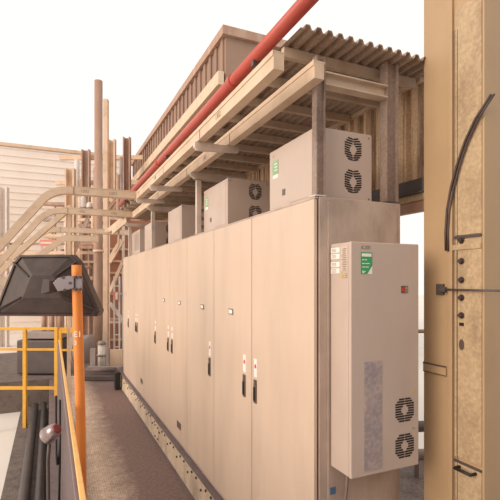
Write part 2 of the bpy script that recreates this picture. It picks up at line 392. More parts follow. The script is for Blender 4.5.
# papers on its side
for i, z in enumerate((2.026, 1.996, 1.958, 1.928)):
    pl = MB().box(UX0-.0015, UX0-.0002, 1.752, 1.822, z-.012, z+.012).build('paper_label', 'white_label', wu)
    q = MB()
    for k in range(3): q.box(UX0-.0024, UX0-.0015, 1.778, 1.815, z-.007+k*.006, z-.005+k*.006)
    q.build('print', 'grey_print', pl)
pl = MB().box(UX0-.0015, UX0-.0002, 1.69, 1.742, 1.925, 2.04).build('paper_label', 'paper_label', wu)
q = MB()
for k in range(13): q.box(UX0-.0024, UX0-.0015, 1.695+random.random()*.008, 1.722+random.random()*.016, 1.929+k*.0082, 1.932+k*.0082)
q.build('print', 'grey_print', pl)
ws = MB().prism([(-.013, 0), (.013, 0), (0, .026)], (UX0-.0002, 1.728, 1.894), XP, ZP, .0012).build('warning_triangle', 'yellow_print', wu, label='yellow warning triangle')
q = MB()
for k in range(3): q.box(UX0-.0024, UX0-.0002, 1.69, 1.708, 1.896+k*.008, 1.898+k*.008)
q.build('print', 'grey_print', wu)
tube_pts = [(1.27, 1.74, .984), (1.272, 1.75, .90), (1.28, 1.79, .70), (1.285, 1.80, .42), (1.29, 1.80, .30)]
tag(MB().tube(tube_pts, .007, 8).build('drain_hose', 'grey_print', wu), None)

# ------------------------------------------------------------------ cooling units standing on the cabinets
def roof_unit(y, label, louvre=False, length=.52, h=.36, sticker=True):
    x0, x1, z0 = 1.20, 1.545, 2.29
    t = empty('cabinet_cooling_unit', ((x0+x1)/2, y+length/2, z0), label, 'cooling unit', None)
    MB().box(x0, x1, y+.012, y+length, z0, z0+h, .005).build('housing', 'unit_paint', t)
    MB().box(x0-.0008, x1+.0008, y, y+.0115, z0+.003, z0+h+.001, .003).build('fan_cover', 'unit_paint', t)
    for z in (z0+.105, z0+.272):
        slots(MB(), (x0+.225, y-.0002, z), FX, ZP, .060, False, .50, .88).build('fan_grille', 'slot_black', t)
    for xx, zz in ((x0+.02, z0+.02), (x1-.02, z0+h-.02), (x0+.02, z0+h-.02), (x1-.02, z0+.02)):
        MB().tube([(xx, y, zz), (xx, y-.002, zz)], .004, 8).build('screw', 'bolt_steel', t)
    if louvre:
        for c in range(5):
            q = MB()
            for r in range(9): q.box(x0-.0016, x0-.0002, y+.07+c*.08, y+.12+c*.08, z0+.07+r*.028, z0+.082+r*.028)
            q.build('side_louvre', 'grey_print', t)
    else:
        MB().box(x0-.0022, x0-.0002, y+.035, y+length*.52, z0+.02, z0+h-.02, .0008).build('side_hatch', 'unit_paint', t)
        if not sticker: return t
        st = MB().box(x0-.002, x0-.0003, y+length-.115, y+length-.045, z0+.215, z0+.295).build('sticker', 'pale_green', t, label='pale green sticker')
        q = MB()
        for k in range(3): q.box(x0-.0032, x0-.002, y+length-.105, y+length-.07, z0+.235+k*.018, z0+.241+k*.018)
        q.box(x0-.0016, x0-.0002, y+length-.115, y+length-.05, z0+.19, z0+.213)
        q.build('print', 'white_label', st)
        MB().box(x0-.0018, x0-.0003, y+length-.20, y+length-.165, z0+.075, z0+.11).build('emblem', 'handle_grey', t)
        MB().text('K', (x0-.0006, y+length-.05, z0+.318), XP, ZP, .02).build('handwriting', 'grey_print', t)
    return t
roof_unit(1.905, 'nearest and largest-looking cream fan unit on cabinet top behind the corner post')
roof_unit(3.127, 'second nearest cream fan unit on cabinet top with pale green sticker', length=.57)
roof_unit(4.416, 'third cream fan unit on the cabinet row top beside a slim post', length=.57, sticker=False)
roof_unit(5.82, 'fourth cream fan unit on the cabinet row top counting from near end', length=.55, sticker=False)
roof_unit(6.75, 'farthest unit on the cabinet tops, side covered in small louvre slots', True, .8)

# ------------------------------------------------------------------ canopy frame
p = empty('corner_post', (1.187, 1.865, 2.29), 'weathered steel post on the near corner of the cabinet top', 'post')
MB().box(1.166, 1.172, 1.846, 1.886, 2.298, 2.97).box(1.211, 1.217, 1.846, 1.886, 2.298, 2.97).box(1.172, 1.211, 1.862, 1.868, 2.298, 2.97).build('shaft', 'post_steel', p)
MB().box(1.158, 1.22, 1.843, 1.90, 2.29, 2.297).build('base_plate', 'pale_steel', p)
p = empty('rear_post', (1.65, 1.875, 2.29), 'dark weathered steel post on the back corner of the nearest cabinet top', 'post')
MB().box(1.600, 1.606, 1.85, 1.905, 2.298, 3.03).box(1.670, 1.678, 1.85, 1.905, 2.298, 3.03).box(1.606, 1.67, 1.873, 1.880, 2.298, 3.03).build('shaft', 'post_steel', p)
MB().box(1.592, 1.682, 1.845, 1.91, 2.2905, 2.2975).build('base_plate', 'dark_steel', p)
m = MB().box(1.2175, 1.5995, 1.84, 1.90, 2.835, 2.842).box(1.2175, 1.5995, 1.866, 1.872, 2.842, 2.893).box(1.2175, 1.5995, 1.84, 1.90, 2.893, 2.90)
m.build('cross_beam', 'joist_steel', label='grey steel end beam spanning from the corner post to the rear post', cat='beam')
for yy, lab in ((3.77, 'pale slim post rising from cabinet tops between second and third fan units'), (5.68, 'pale slim post on cabinet tops before the fourth fan unit'), (7.5, 'farthest slim post on the cabinet tops')):
    p = empty('canopy_post', (1.18, yy, 2.29), lab, 'post')
    MB().box(1.152, 1.196, yy-.02, yy+.02, 2.297, 2.755, .002).build('shaft', 'pale_steel', p)
    MB().box(1.15, 1.1985, yy-.035, yy+.035, 2.29, 2.2965).build('base_plate', 'pale_steel', p)
    MB().prism([(0, .038), (.04, .012), (.5, .012), (.5, .064), (0, .064)], (1.10, yy+.02, 2.756), FX, ZP, .04).build('cantilever_arm', 'pale_steel', p)
for yy, lab in ((2.94, 'nearest short pale bracket arm under the outer cable tray'), (4.43, 'middle pale bracket arm under the outer cable tray'), (5.20, 'farthest bracket arm under the outer cable tray near its end')):
    MB().prism([(0, .030), (.02, .012), (.32, .03), (.32, .066), (0, .066)], (.885, yy+.02, 2.755), FX, ZP, .04).build('bracket_arm', 'pale_steel', label=lab, cat='bracket')

def bend_tray(m, pts, wd, ht):
    """closed tray of rectangular section along pts (kept flat side up)"""
    pts = [Vector(p) for p in pts]; rings = []
    for i, p in enumerate(pts):
        d = (pts[min(i+1, len(pts)-1)]-pts[max(i-1, 0)]).normalized()
        side = d.cross(Vector((0, 0, 1)))
        if side.length < .05: side = last
        side.normalize(); last = side
        u = side.cross(d).normalized()
        rings.append([m.bm.verts.new(p+side*a*wd/2+u*b*ht/2) for a, b in ((-1, -1), (1, -1), (1, 1), (-1, 1))])
    for a, b in zip(rings, rings[1:]):
        for k in range(4): m.bm.faces.new((a[k], a[(k+1) % 4], b[(k+1) % 4], b[k]))
    m.bm.faces.new(rings[0][::-1]); m.bm.faces.new(rings[-1])
    return m

def tray(x, ya, yb, label, marks, name='cable_tray'):
    t = empty(name, (x, (ya+yb)/2, 2.82), label, 'cable tray')
    MB().box(x, x+.055, ya, yb, 2.822, 2.898, .002).build('trough', 'tray_paint', t)
    MB().box(x-.004, x+.059, ya, yb, 2.8985, 2.906).box(x-.004, x-.0005, ya, yb, 2.882, 2.8985).build('lid', 'tray_paint', t)
    for yy in marks:
        MB().text('1302', (x-.0006, yy, 2.842), XP, ZP, .045, .0008).build('stencil', 'grey_print', t)
    for yy in (2.86, 3.92, 5.1):
        if ya < yy < yb: MB().box(x-.0022, x-.0003, yy-.003, yy+.003, 2.823, 2.881).build('joint_strip', 'bolt_steel', t)
    return t
tray(.900, 1.78, 5.30, 'outer cream cable tray running beside the red pipe under the canopy edge', (2.55, 4.3))
tray(1.112, 1.78, 6.86, 'inner cream cable tray carried above the posts over the cabinet fronts', (3.45,))

def cross_tray(y, x_end, x_arc, z, label, mark, drop=.9, wd=.10, ht=.078, R=.34, ang=52):
    t = empty('cable_tray', (x_arc, y, z), label, 'cable tray')
    pts = [(x_end, y, z), (x_arc, y, z)]
    n = 8; A = math.radians(ang)
    for i in range(1, n+1):
        a = A*i/n; pts.append((x_arc-R*math.sin(a), y, z-R*(1-math.cos(a))))
    e = Vector(pts[-1]); pts.append(tuple(e+Vector((-math.cos(A), 0, -math.sin(A)))*drop))
    bend_tray(MB(), pts, wd, ht).build('trough', 'tray_paint', t)
    top = [(a, b, c+ht/2+.004) for a, b, c in pts[:2]]
    MB().box(x_arc, x_end, y-wd/2-.004, y+wd/2+.004, z+ht/2+.0003, z+ht/2+.008).build('lid', 'tray_paint', t)
    for xx in mark:
        MB().text('1302', (xx, y-wd/2-.0004, z-.016), FX, ZP, .045, .0008).build('stencil', 'grey_print', t)
    if z > 2.8 and y > 8: MB().bar((x_arc+.2, y, -.018), (x_arc+.2, y, z-ht/2), .06, .06).build('support', 'far_cream', t)
    MB().box(x_arc+.05, x_arc+.056, y-wd/2-.002, y-wd/2-.0002, z-ht/2, z+ht/2).build('joint_strip', 'bolt_steel', t)
    return t
cross_tray(5.36, .962, .18, 2.875, 'upper cream cable tray crossing left and curving down at its end', (.30, .60))
cross_tray(6.92, 1.178, .17, 2.875, 'lower of the two nearer cream cable trays crossing left and curving down', (.36, .80), R=.42)
cross_tray(9.4, 1.5, .12, 2.86, 'farther cream cable tray crossing behind the round brown column', (), drop=1.1, R=.5, wd=.12, ht=.09, ang=48)
cross_tray(9.22, .84, .267, 2.69, 'lowest pale tray ending at the round column and sloping down left', (), drop=1.3, R=.12, wd=.12, ht=.11, ang=40)

dt = empty('cable_tray', P(60, 218, 7.3), 'pale tray sloping down left behind the lower curved tray', 'cable tray')
MB().bar(P(71, 207, 7.5), P(12, 258, 7.2), .12, .085, bev=.003).build('trough', 'tray_paint', dt)
MB().bar(P(69, 209, 7.5), Vector((P(69, 209, 7.5).x, P(69, 209, 7.5).y, -.012)), .05, .04).build('support', 'tray_paint', dt)
# red pipe and upper tray
pp = empty('red_pipe', (1.0, 4, 3.04), 'red pipe lying along the canopy edge above the outer cable tray', 'pipe')
MB().tube([(1.01, 1.5, 3.092), (1.01, 3.0, 3.092), (1.01, 5.0, 3.092), (1.01, 7.4, 3.092)], .034, 16).build('tube', 'red_pipe', pp)
for yy in (2.55, 4.6, 6.2):
    MB().tube([(1.01, yy-.03, 3.092), (1.01, yy+.03, 3.092)], .041, 16).build('coupling', 'red_pipe', pp)
for yy in (2.2, 4.2, 6.8):
    MB().box(.985, 1.06, yy-.015, yy+.015, 3.035, 3.062).build('pipe_clip', 'dark_steel', pp)

# ------------------------------------------------------------------ big cream column at the right
CXL = 1.80
sc = empty('steel_column', (1.88, 1.5, 0), 'broad cream steel column at the right with bolts, strap and curved cable', 'column')
MB().box(CXL, CXL+.14, 1.43, 1.796, .0065, 3.7, .004).build('shaft', 'column_paint', sc)
MB().box(CXL-.016, CXL-.0005, 1.598, 1.622, .0065, 3.7, .003).build('rib', 'column_paint', sc)
MB().box(CXL-.006, CXL-.0003, 1.44, 1.585, 1.03, 2.08, .002).box(CXL-.012, CXL-.0062, 1.44, 1.60, 2.03, 2.055, .001).box(CXL-.010, CXL-.0062, 1.575, 1.585, 1.03, 2.03).build('splice_plate', 'column_plate', sc)
MB().box(CXL-.006, CXL-.0003, 1.44, 1.59, .3, 1.0, .002).build('lower_plate', 'column_plate', sc)
MB().box(CXL-.006, CXL-.0003, 1.44, 1.59, 2.10, 3.2, .002).build('upper_plate', 'column_plate', sc)
for z in (2.075, 1.975, 1.885, 1.80, 1.715):
    MB().tube([(CXL-.006, 1.548, z), (CXL-.010, 1.548, z)], .016, 14).tube([(CXL-.010, 1.548, z), (CXL-.022, 1.548, z)], .011, 6).build('bolt', 'bolt_steel', sc)
MB().box(CXL-.0075, CXL-.0061, 1.572, 1.5745, .31, 3.1).box(CXL-.0075, CXL-.0061, 1.5865, 1.5885, .31, 3.1).build('groove', 'dark_steel', sc)
for z in (1.0, 2.085):
    MB().box(CXL-.0072, CXL-.0003, 1.44, 1.594, z+.001, z+.012).build('seam', 'dark_steel', sc)
MB().box(CXL-.010, CXL-.006, 1.535, 1.56, 1.665, 1.68).build('name_plate', 'black', sc)
o_ = MB()
o_.prism([(.014*math.cos(a), .026*math.sin(a)) for a in [i*math.pi/8 for i in range(16)]], (CXL-.006, 1.548, 1.575), XP, ZP, .003)
o_.build('oval_slot', 'handle_grey', sc)
st = MB().box(CXL-.010, CXL-.0004, 1.640, 1.790, 1.405, 1.455, .001).build('strap', 'column_paint', sc)
MB().box(CXL-.0115, CXL-.0101, 1.640, 1.790, 1.447, 1.455).box(CXL-.0115, CXL-.0101, 1.640, 1.79, 1.405, 1.409).build('strap_edge', 'dark_steel', st)
br = MB().box(CXL-.014, CXL-.0005, 1.655, 1.70, 1.81, 1.865, .002).box(CXL-.03, CXL-.014, 1.63, 1.665, 1.825, 1.85, .002).build('bracket', 'dark_steel', sc)
MB().tube([(CXL-.024, 1.66, 1.838), (CXL-.024, 1.30, 1.838)], .005, 8).build('rod', 'dark_steel', br)
arc = [(CXL-.018, 1.632, 2.03), (CXL-.018, 1.634, 2.12), (CXL-.018, 1.625, 2.23), (CXL-.018, 1.60, 2.34), (CXL-.018, 1.565, 2.44), (CXL-.018, 1.52, 2.54), (CXL-.018, 1.46, 2.63), (CXL-.018, 1.38, 2.71)]
MB().tube(arc, .006, 8).tube([(a, b-.016, c-.004) for a, b, c in arc], .005, 8).build('cable', 'bolt_steel', sc)
hd = MB().tube([(CXL-.006, 1.56, .985), (CXL-.04, 1.56, .985), (CXL-.04, 1.47, .985), (CXL-.006, 1.47, .985)], .008, 8).build('handle', 'black', sc)
# strip on floor + clutter beyond
for i, (a, b, z, r, lab) in enumerate((((3.1, 3.3), (4.2, 2.9), .12, .05, 'thin grey pipe lying on floor right of the wall unit'), ((3.0, 3.9), (4.6, 3.4), .2, .06, 'dark pipe on floor beyond, seen between wall unit and column'))):
    pm = empty('floor_pipe', (a[0], a[1], .006), lab, 'pipe')
    MB().tube([(a[0], a[1], z+.1), (b[0], b[1], z+.1)], r, 12).build('tube', ('far_grey', 'dark_steel')[i], pm)
    for t_ in (.1, .9):
        MB().box(a[0]+(b[0]-a[0])*t_-.03, a[0]+(b[0]-a[0])*t_+.03, a[1]+(b[1]-a[1])*t_-.03, a[1]+(b[1]-a[1])*t_+.03, -.6 if a[0]+(b[0]-a[0])*t_ > 3.6 else .006, z+.1-r*.9).build('support', 'far_grey', pm)
hr = empty('handrail', (3.2, 3.6, 0), 'thin pale handrail bar seen in the bright gap beside the right column', 'rail')
MB().tube([(2.6, 3.3, 1.42), (4.4, 2.6, 1.42)], .018, 10).build('top_bar', 'column_paint', hr)
MB().tube([(2.62, 3.292, .007), (2.62, 3.292, 1.42)], .018, 10).build('leg', 'column_paint', hr)
MB().tube([(4.38, 2.608, -.6), (4.38, 2.608, 1.42)], .018, 10).build('leg', 'column_paint', hr)

# ------------------------------------------------------------------ railing at the left
rl = empty('walkway_railing', (.12, 3.5, 0), 'yellow-orange walkway railing with grey mesh infill at the left edge', 'railing')
MB().bar((.106, .3, 1.092), (.106, 6.5, 1.092), .021, .020, bev=.004).build('handrail', 'rail_paint', rl)
m = MB(); step = .042; H0, H1 = .12, 1.05
def wires(m, sgn):
    y = .3-(H1-H0)
    while y < 6.5+(H1-H0):
        y0, z0_, y1, z1_ = y, H0, y+sgn*(H1-H0), H1
        pts = []
        for (yy, zz, oy, oz) in ((y0, z0_, y1, z1_), (y1, z1_, y0, z0_)):
            if yy < .3: t_ = (.3-yy)/(oy-yy) if oy != yy else 0; yy, zz = .3, zz+(oz-zz)*t_
            if yy > 6.5: t_ = (6.5-yy)/(oy-yy) if oy != yy else 0; yy, zz = 6.5, zz+(oz-zz)*t_
            pts.append((yy, zz))
        if all(.29 < q[0] < 6.51 for q in pts) and abs(pts[0][0]-pts[1][0]) > .02 and H0-.01 <= min(pts[0][1], pts[1][1]) and max(pts[0][1], pts[1][1]) <= H1+.01:
            m.tube([(.091+.003*sgn, pts[0][0], pts[0][1]), (.091+.003*sgn, pts[1][0], pts[1][1])], .0042, 4)
        y += step
wires(m, 1); wires(m, -1)
m.build('mesh_infill', 'mesh_wire', rl)
MB().box(.084, .098, .3, 6.5, H1, H1+.018, .002).box(.084, .098, .3, 6.5, H0-.022, H0, .002).build('mesh_frame', 'mesh_wire', rl)
MB().box(.1005, .107, .3, 6.5, .002, H0-.03, .001).build('kick_plate', 'purple_steel', rl)
for yy in (.6, 2.2, 3.8, 5.4, 6.48):
    MB().tube([(.109, yy, .001), (.109, yy, 1.081)], .008, 10).build('baluster', 'mesh_wire', rl)
MB().box(-.02, .098, -1.5, 9.5, -.16, -.012, .006).build('edge_beam', 'purple_steel', label='dusty purple-brown edge beam outside the railing at the lower left', cat='beam')

# orange pole with bracket, and the dark hood it carries
pl = empty('orange_pole', (.185, 3.04, 0), 'tall orange pole standing by the railing, carrying the dark hood', 'pole')
pb = P(79, 281, 2.83); pt = P(76.6, 265, 2.83)
MB().tube([(pb.x+.02, pb.y, .012), (pb.x+.01, pb.y, 1.0), (pt.x, pt.y, 1.93), (pt.x, pt.y, pt.z)], .030, 24).build('shaft', 'orange_paint', pl)
MB().tube([(pb.x+.02, pb.y, .001), (pb.x+.02, pb.y, .012)], .07, 20).build('base_plate', 'orange_paint', pl)
tq = P(73.6, 337, 2.775)
MB().text('E1', tq, RT, ZP, .05, .001).text('3', tq+Vector((0, 0, -.05)), RT, ZP, .04, .001).build('marking', 'white_label', pl)

def yawbox(m, c, wx, wy, wz, bev=.002):
    c = Vector(c); t = bmesh.new(); bmesh.ops.create_cube(t, size=1)
    for v in t.verts: v.co = c+RT*(v.co.x*wx)+F*(v.co.y*wy)+Vector((0, 0, v.co.z*wz))
    if bev: bmesh.ops.bevel(t, geom=t.edges[:], offset=bev, segments=2, affect='EDGES', profile=.5)
    m._merge(t); return m
bk = empty('clamp_bracket', P(70, 283, 2.79), 'grey bolted clamp bracket joining the dark hood to the orange pole', 'bracket')
yawbox(MB(), P(77.2, 283, 2.792), .066, .010, .088).build('clamp_plate', 'bracket_zinc', bk)
m = MB(); m.prism([(-.10, -.052), (-.03, -.04), (.0, -.03), (.0, .035), (-.03, .045), (-.10, .03), (-.13, .0)], P(74.5, 283, 2.786), RT, ZP, .01, .002)
m.build('arm_plate', 'bracket_zinc', bk)
m = MB(); m.prism([(-.055, -.05), (0, -.035), (0, .035), (-.04, .045)], P(58, 286, 2.90), RT, ZP, .12, .003).build('knuckle', 'dark_steel', bk)
for (qx, qy) in ((75.0, 277), (79.5, 277), (75.0, 289.5), (79.5, 289.5), (63, 277.5), (64.5, 290), (70, 283)):
    c = P(qx, qy, 2.775); MB().tube([c+F*.012, c-F*.004], .0085, 8).build('bolt', 'bolt_steel', bk)

hh = empty('hood_panel', P(47, 318, 2.88), 'dark brown ribbed hood panel with sloping sides beside the orange pole', 'hood')
def loft(m, rings, caps=True, smooth=False):
    rr = [[m.bm.verts.new(p) for p in r] for r in rings]; n = len(rr[0])
    for a, b in zip(rr, rr[1:]):
        for k in range(n): m.bm.faces.new((a[k], a[(k+1) % n], b[(k+1) % n], b[k]))
    if caps: m.bm.faces.new(rr[0][::-1]); m.bm.faces.new(rr[-1])
    bmesh.ops.recalc_face_normals(m.bm, faces=m.bm.faces)
    return m
Zh = 2.99
out = [(-4, 316), (-6, 311), (13, 262), (19, 255), (71, 254.5), (77, 261), (99, 311), (96, 316.5)]
def ring(sc_, dz, cxp=46, cyp=287):
    return [P(cxp+(a-cxp)*sc_, cyp+(b-cyp)*sc_, Zh)+F*dz for a, b in out]
m = loft(MB(), [ring(1.0, .10), ring(1.0, .012), ring(.975, .0), ring(.93, -.002), ring(.91, .006), ring(.42, -.045), ring(.36, -.05)])
m.build('shell', 'hood_plastic', hh)
cc = ring(.985, -.004); ci = ring(.42, -.048)
for k in (1, 2, 5, 6): MB().tube([cc[k], ci[k]], .006, 6).build('rib', 'hood_plastic', hh)

# shiny coupling with red hose end hanging outside the railing
cpn = empty('metal_coupling', P(54, 434, 2.9), 'shiny metal coupling with a red end lying beyond the railing', 'coupling')
a = P(46.5, 437, 2.95); b = P(57.0, 428.5, 2.92); d = (b-a)
MB().tube([a, a+d*.12, a+d*.14, a+d*.5, a+d*.55, a+d*.9, a+d], [.048, .060, .060, .050, .054, .042, .032], 20).build('sleeve', 'chrome', cpn)
MB().tube([a+d*.9, a+d*1.0, a+d*1.07], [.030, .034, .024], 16).build('hose_end', 'maroon', cpn)
MB().tube([a+d*.3+Vector((0, 0, -.045)), P(48, 460, 2.95), P(49, 500, 2.95)+Vector((0, 0, -.3)), Vector((P(50, 500, 2.95).x, P(50, 500, 2.95).y, -.51))], .012, 10).build('stand_rod', 'dark_steel', cpn)
# hanging cable loop on the edge beam
z = 1.30
lp = [P(56, 396, 3.6), P(56, 430, 3.4), P(56.2, 455, 3.3), P(57.5, 465, 3.28), P(59, 462, 3.3), P(60, 440, 3.35), P(60, 400, 3.5)]
MB().tube(lp, .009, 8).tube([lp[-1], lp[-1]+Vector((0, 0, -.4)), Vector((lp[-1].x-.01, lp[-1].y, -.010))], .009, 8).build('cable_loop', 'black', label='black cable hanging in a loop outside the mesh railing', cat='cable')

# trench pipes left of the edge beam
for x, z, r, lab in ((-.11, -.42, .045, 'dark pipe in the trench next to the edge beam'), (-.26, -.44, .06, 'thicker dark pipe in the trench, away from the edge beam')):
    MB().tube([(x, -1.2, z), (x, 9.3, z)], r, 12).build('trench_pipe', 'dark_steel', label=lab, cat='pipe')

# yellow guard rail across the far left
yg = empty('yellow_guardrail', P(50, 392, 7.3), 'yellow guard rail with rungs beyond the railing at far left', 'guardrail')
def fp(px, z, Z=7.35):
    q = P(px, 281, Z); return Vector((q.x, q.y, z))
MB().bar(fp(-6, 1.10), fp(56.5, 1.10), .045, .045, bev=.006).build('top_bar', 'yellow_paint', yg)
MB().bar(fp(-6, .76), fp(56.5, .76), .035, .035).build('middle_bar', 'yellow_paint', yg)
MB().bar(fp(-6, .13), fp(56.5, .13), .035, .05).build('lower_bar', 'yellow_paint', yg)
for px in (56.5, 25, -6):
    MB().bar(fp(px, -.6 if fp(px, 0).x < -.03 else -.012), fp(px, 1.12), .055, .055, up=F, bev=.004).build('post', 'yellow_paint', yg)
yb = empty('yellow_guardrail', P(70, 388, 8.6), 'smaller yellow guard rail seen between mesh railing and orange pole', 'guardrail')
def fq(px, z): return fp(px, z, 8.2)
MB().bar(fq(60, .98), fq(82, .98), .04, .10).build('top_bar', 'yellow_paint', yb)
MB().bar(fq(60, .62), fq(82, .62), .035, .035).build('middle_bar', 'yellow_paint', yb)
for px in (60.5, 81.5): MB().bar(fq(px, -.15 if px < 70 else .001), fq(px, 1.0), .05, .05, up=F).build('post', 'yellow_paint', yb)

# ------------------------------------------------------------------ far steelwork
def gz(px, Z, z): q = P(px, 281, Z); return Vector((q.x, q.y, z))
rc = empty('round_column', gz(99, 9.7, -.02), 'tall round brown column beyond the far end of the walkway', 'column')
MB().tube([gz(98.5, 9.7, -.018), gz(98.5, 9.7, 6.2)], .085, 20).build('shaft', 'far_brown', rc)
for z in (1.2, 2.5): MB().tube([gz(98.5, 9.7, z), gz(98.5, 9.7, z+.05)], .11, 20).build('collar', 'far_cream', rc)
MB().tube([gz(99, 9.7, -.019), gz(99, 9.7, .08)], .17, 16).build('foot', 'dark_steel', rc)
q = empty('square_column', gz(106, 10.2, -.02), 'slim tan square column right behind the round brown column', 'column')
MB().bar(gz(106, 10.2, -.018), gz(106, 10.2, 6.0), .10, .10, up=F).build('shaft', 'far_cream', q)
# red-brown panel wall with girts
rw = empty('panel_screen', (1.9, 11.2, -.02), 'red-brown panel screen with pale rails beyond the far cabinet', 'screen')
MB().box(1.22, 3.45, 11.2, 11.26, -.018, 3.35).build('panel', 'brick_red', rw)
for z in (2.62, 2.33, 2.05, 1.55, .95, .45): MB().box(1.20, 3.46, 11.15, 11.199, z, z+.05).build('rail', 'far_cream', rw)
for x in (1.22, 1.56, 2.6, 3.38): MB().box(x, x+.06, 11.09, 11.149, -.018, 3.4).build('upright', 'far_white', rw)
# X braces and white uprights at px 105-122
br_ = empty('cross_brace', gz(113, 9.9, -.02), 'pale crossed diagonal braces between square column and cabinet row', 'brace')
Zb = 10.5
MB().bar(P(110, 292, Zb), P(123, 262, Zb), .07, .10, up=F).build('brace_bar', 'far_cream', br_)
MB().bar(P(110, 303, Zb-.12), P(124, 322, Zb-.12), .07, .08, up=F).build('brace_bar', 'far_white', br_)
MB().bar(P(109.5, 322, Zb-.1), P(124, 322, Zb-.1), .06, .06, up=Vector((0, 0, 1))).build('tie_bar', 'far_cream', br_)
MB().bar(P(109.5, 351, Zb-.1), P(124, 351, Zb-.1), .08, .05).build('tie_bar', 'far_grey', br_)
ld = empty('ladder', gz(117, 10.0, -.02), 'narrow pale ladder standing beyond the far cabinet', 'ladder')
for px in (114.3, 119.5): MB().bar(gz(px, 9.95, -.018), gz(px, 9.95, 1.98), .035, .03, up=F).build('stile', 'far_white', ld)
for k in range(7): MB().bar(gz(114.5, 9.95, .15+k*.27), gz(119.4, 9.95, .15+k*.27), .02, .025).build('rung', 'far_white', ld)
sg = MB().prism([(0, 0), (.115, 0), (.115, .18), (0, .18)], P(113, 300, 9.85), RT, ZP, .01).build('wall_sign', 'pink_sign', label='small pink and white sign hung on the far ladder', cat='sign')
MB().prism([(0, 0), (.045, 0), (.045, .14), (0, .14)], P(115.6, 299, 9.83), RT, ZP, .008).build('print', 'far_white', sg)

# low dark plant at the end of the walkway
q = empty('skid_base', (.7, 9.2, 0), 'low dark steel skid with pipes across the far end of the walkway', 'skid')
MB().bar(gz(80, 8.5, .05), gz(119, 8.5, .05), .14, .09, bev=.01).build('beam', 'dark_steel', q)
MB().bar(gz(88, 9.05, .10), gz(122, 9.05, .10), .12, .12, bev=.01).build('beam', 'far_grey', q)
MB().tube([gz(86, 8.8, .14), gz(116, 8.8, .14)], .05, 12).build('tube', 'purple_steel', q)
MB().bar(gz(106, 9.5, .25), gz(123, 9.5, .25), .1, .36).build('side_plate', 'far_cream', q)
for px in (92, 94.5, 108): MB().bar(gz(px, 9.2, .10), gz(px, 9.2, .50), .05, .08, up=F).build('stub', 'far_grey', q)
MB().tube([gz(101.5, 9.45, .001), gz(101.5, 9.45, .55)], .075, 16).build('stand_pipe', 'far_white', q, label='short pale standpipe')
MB().tube([gz(101.5, 9.45, .30), gz(101.5, 9.45, .34)], .10, 16).build('pipe_flange', 'far_grey', q)
MB().tube([gz(101.5, 9.45, .55), gz(101.5, 9.45, .62)], [.1, .06], 16).build('pipe_cap', 'far_grey', q)

eb = MB().box(1.01, 1.10, 8.02, 8.18, .001, .30, .012).build('rubber_block', 'black', label='small black block at the far foot of the cabinet row', cat='block')

# large pale drum lying beyond the pole
dr = empty('drum', gz(82, 10.6, -.6), 'big grey rounded drum lying behind the orange pole', 'drum')
a = P(60, 355, 11.3); b = P(94, 352, 10.6)
MB().tube([a, a+(b-a)*.04, a+(b-a)*.94, b-(b-a)*.02, b], [.35, .42, .42, .36, .2], 28).build('shell', 'far_grey', dr)
for t_ in (.25, .8):
    c = a+(b-a)*t_; MB().tube([c-(b-a)*.012, c+(b-a)*.012], .435, 28).build('hoop', 'far_brown', dr)
    MB().box(c.x-.07, c.x+.07, c.y-.25, c.y+.25, -.598 if c.y < 9.6 else -.018, c.z-.36).build('saddle', 'far_grey', dr)

# pipe rack at left: columns and beams
def rack_col(px, Z, wpx, top, label, m_='far_cream', fins=True):
    q = empty('rack_column', gz(px, Z, -.6), label, 'column'); wd = wpx*Z/FPX
    MB().bar(gz(px, Z, -.598), gz(px, Z, top), wd, .06, up=F).bar(gz(px-wpx*.42, Z-.12, -.598), gz(px-wpx*.42, Z-.12, top), .05, .2, up=F).bar(gz(px+wpx*.42, Z-.12, -.598), gz(px+wpx*.42, Z-.12, top), .05, .2, up=F).build('shaft', m_, q)
    if fins:
        for z in (2.0, 3.3, 4.2): MB().bar(gz(px-wpx*.9, Z-.2, z), gz(px+wpx*.9, Z-.2, z), .12, .14).build('bracket', m_, q)
    return q
rack_col(70.5, 15, 9, 5.6, 'broad cream rack column at left, standing behind the cable trays')
rack_col(86, 19, 8, 7.4, 'thin brown rack column left of the round column, farther back', 'far_brown')
rack_col(112, 17, 7, 7.2, 'tan rack column between the round column and the cabinets', 'far_cream')
rack_col(127, 18, 7, 7.6, 'rightmost brown rack column, above the far cabinets', 'far_brown')
rack_col(4, 17, 8, 5.4, 'leftmost pale rack column, outside the yellow guard rail', 'far_white', False)
def rack_beam(p1, p2, y, Z, t_, label, m_='far_cream'):
    return MB().bar(P(p1, y, Z), P(p2, y-.5, Z), .14, t_*Z/FPX).build('rack_beam', m_, label=label, cat='beam')
rack_beam(0, 122, 253, 15.5, 3, 'cream rack beam just under the lowest sloping tray')
rack_beam(0, 122, 244, 17.2, 2.2, 'thin brown rack beam behind the trays at left', 'far_brown')
rack_beam(56, 122, 262, 15.4, 2.0, 'lowest thin cream rack beam left of the round column')
rack_beam(56, 140, 220, 17.4, 3.0, 'tan rack beam seen between the cable trays')
rack_beam(56, 150, 204, 19.4, 3.0, 'brown rack beam seen between the two nearer cable trays', 'far_brown')
rack_beam(56, 160, 183, 19.3, 4.0, 'upper cream rack beam above the cable trays')
rack_beam(60, 180, 158, 19.2, 4.0, 'topmost tan rack beam of the far steelwork')
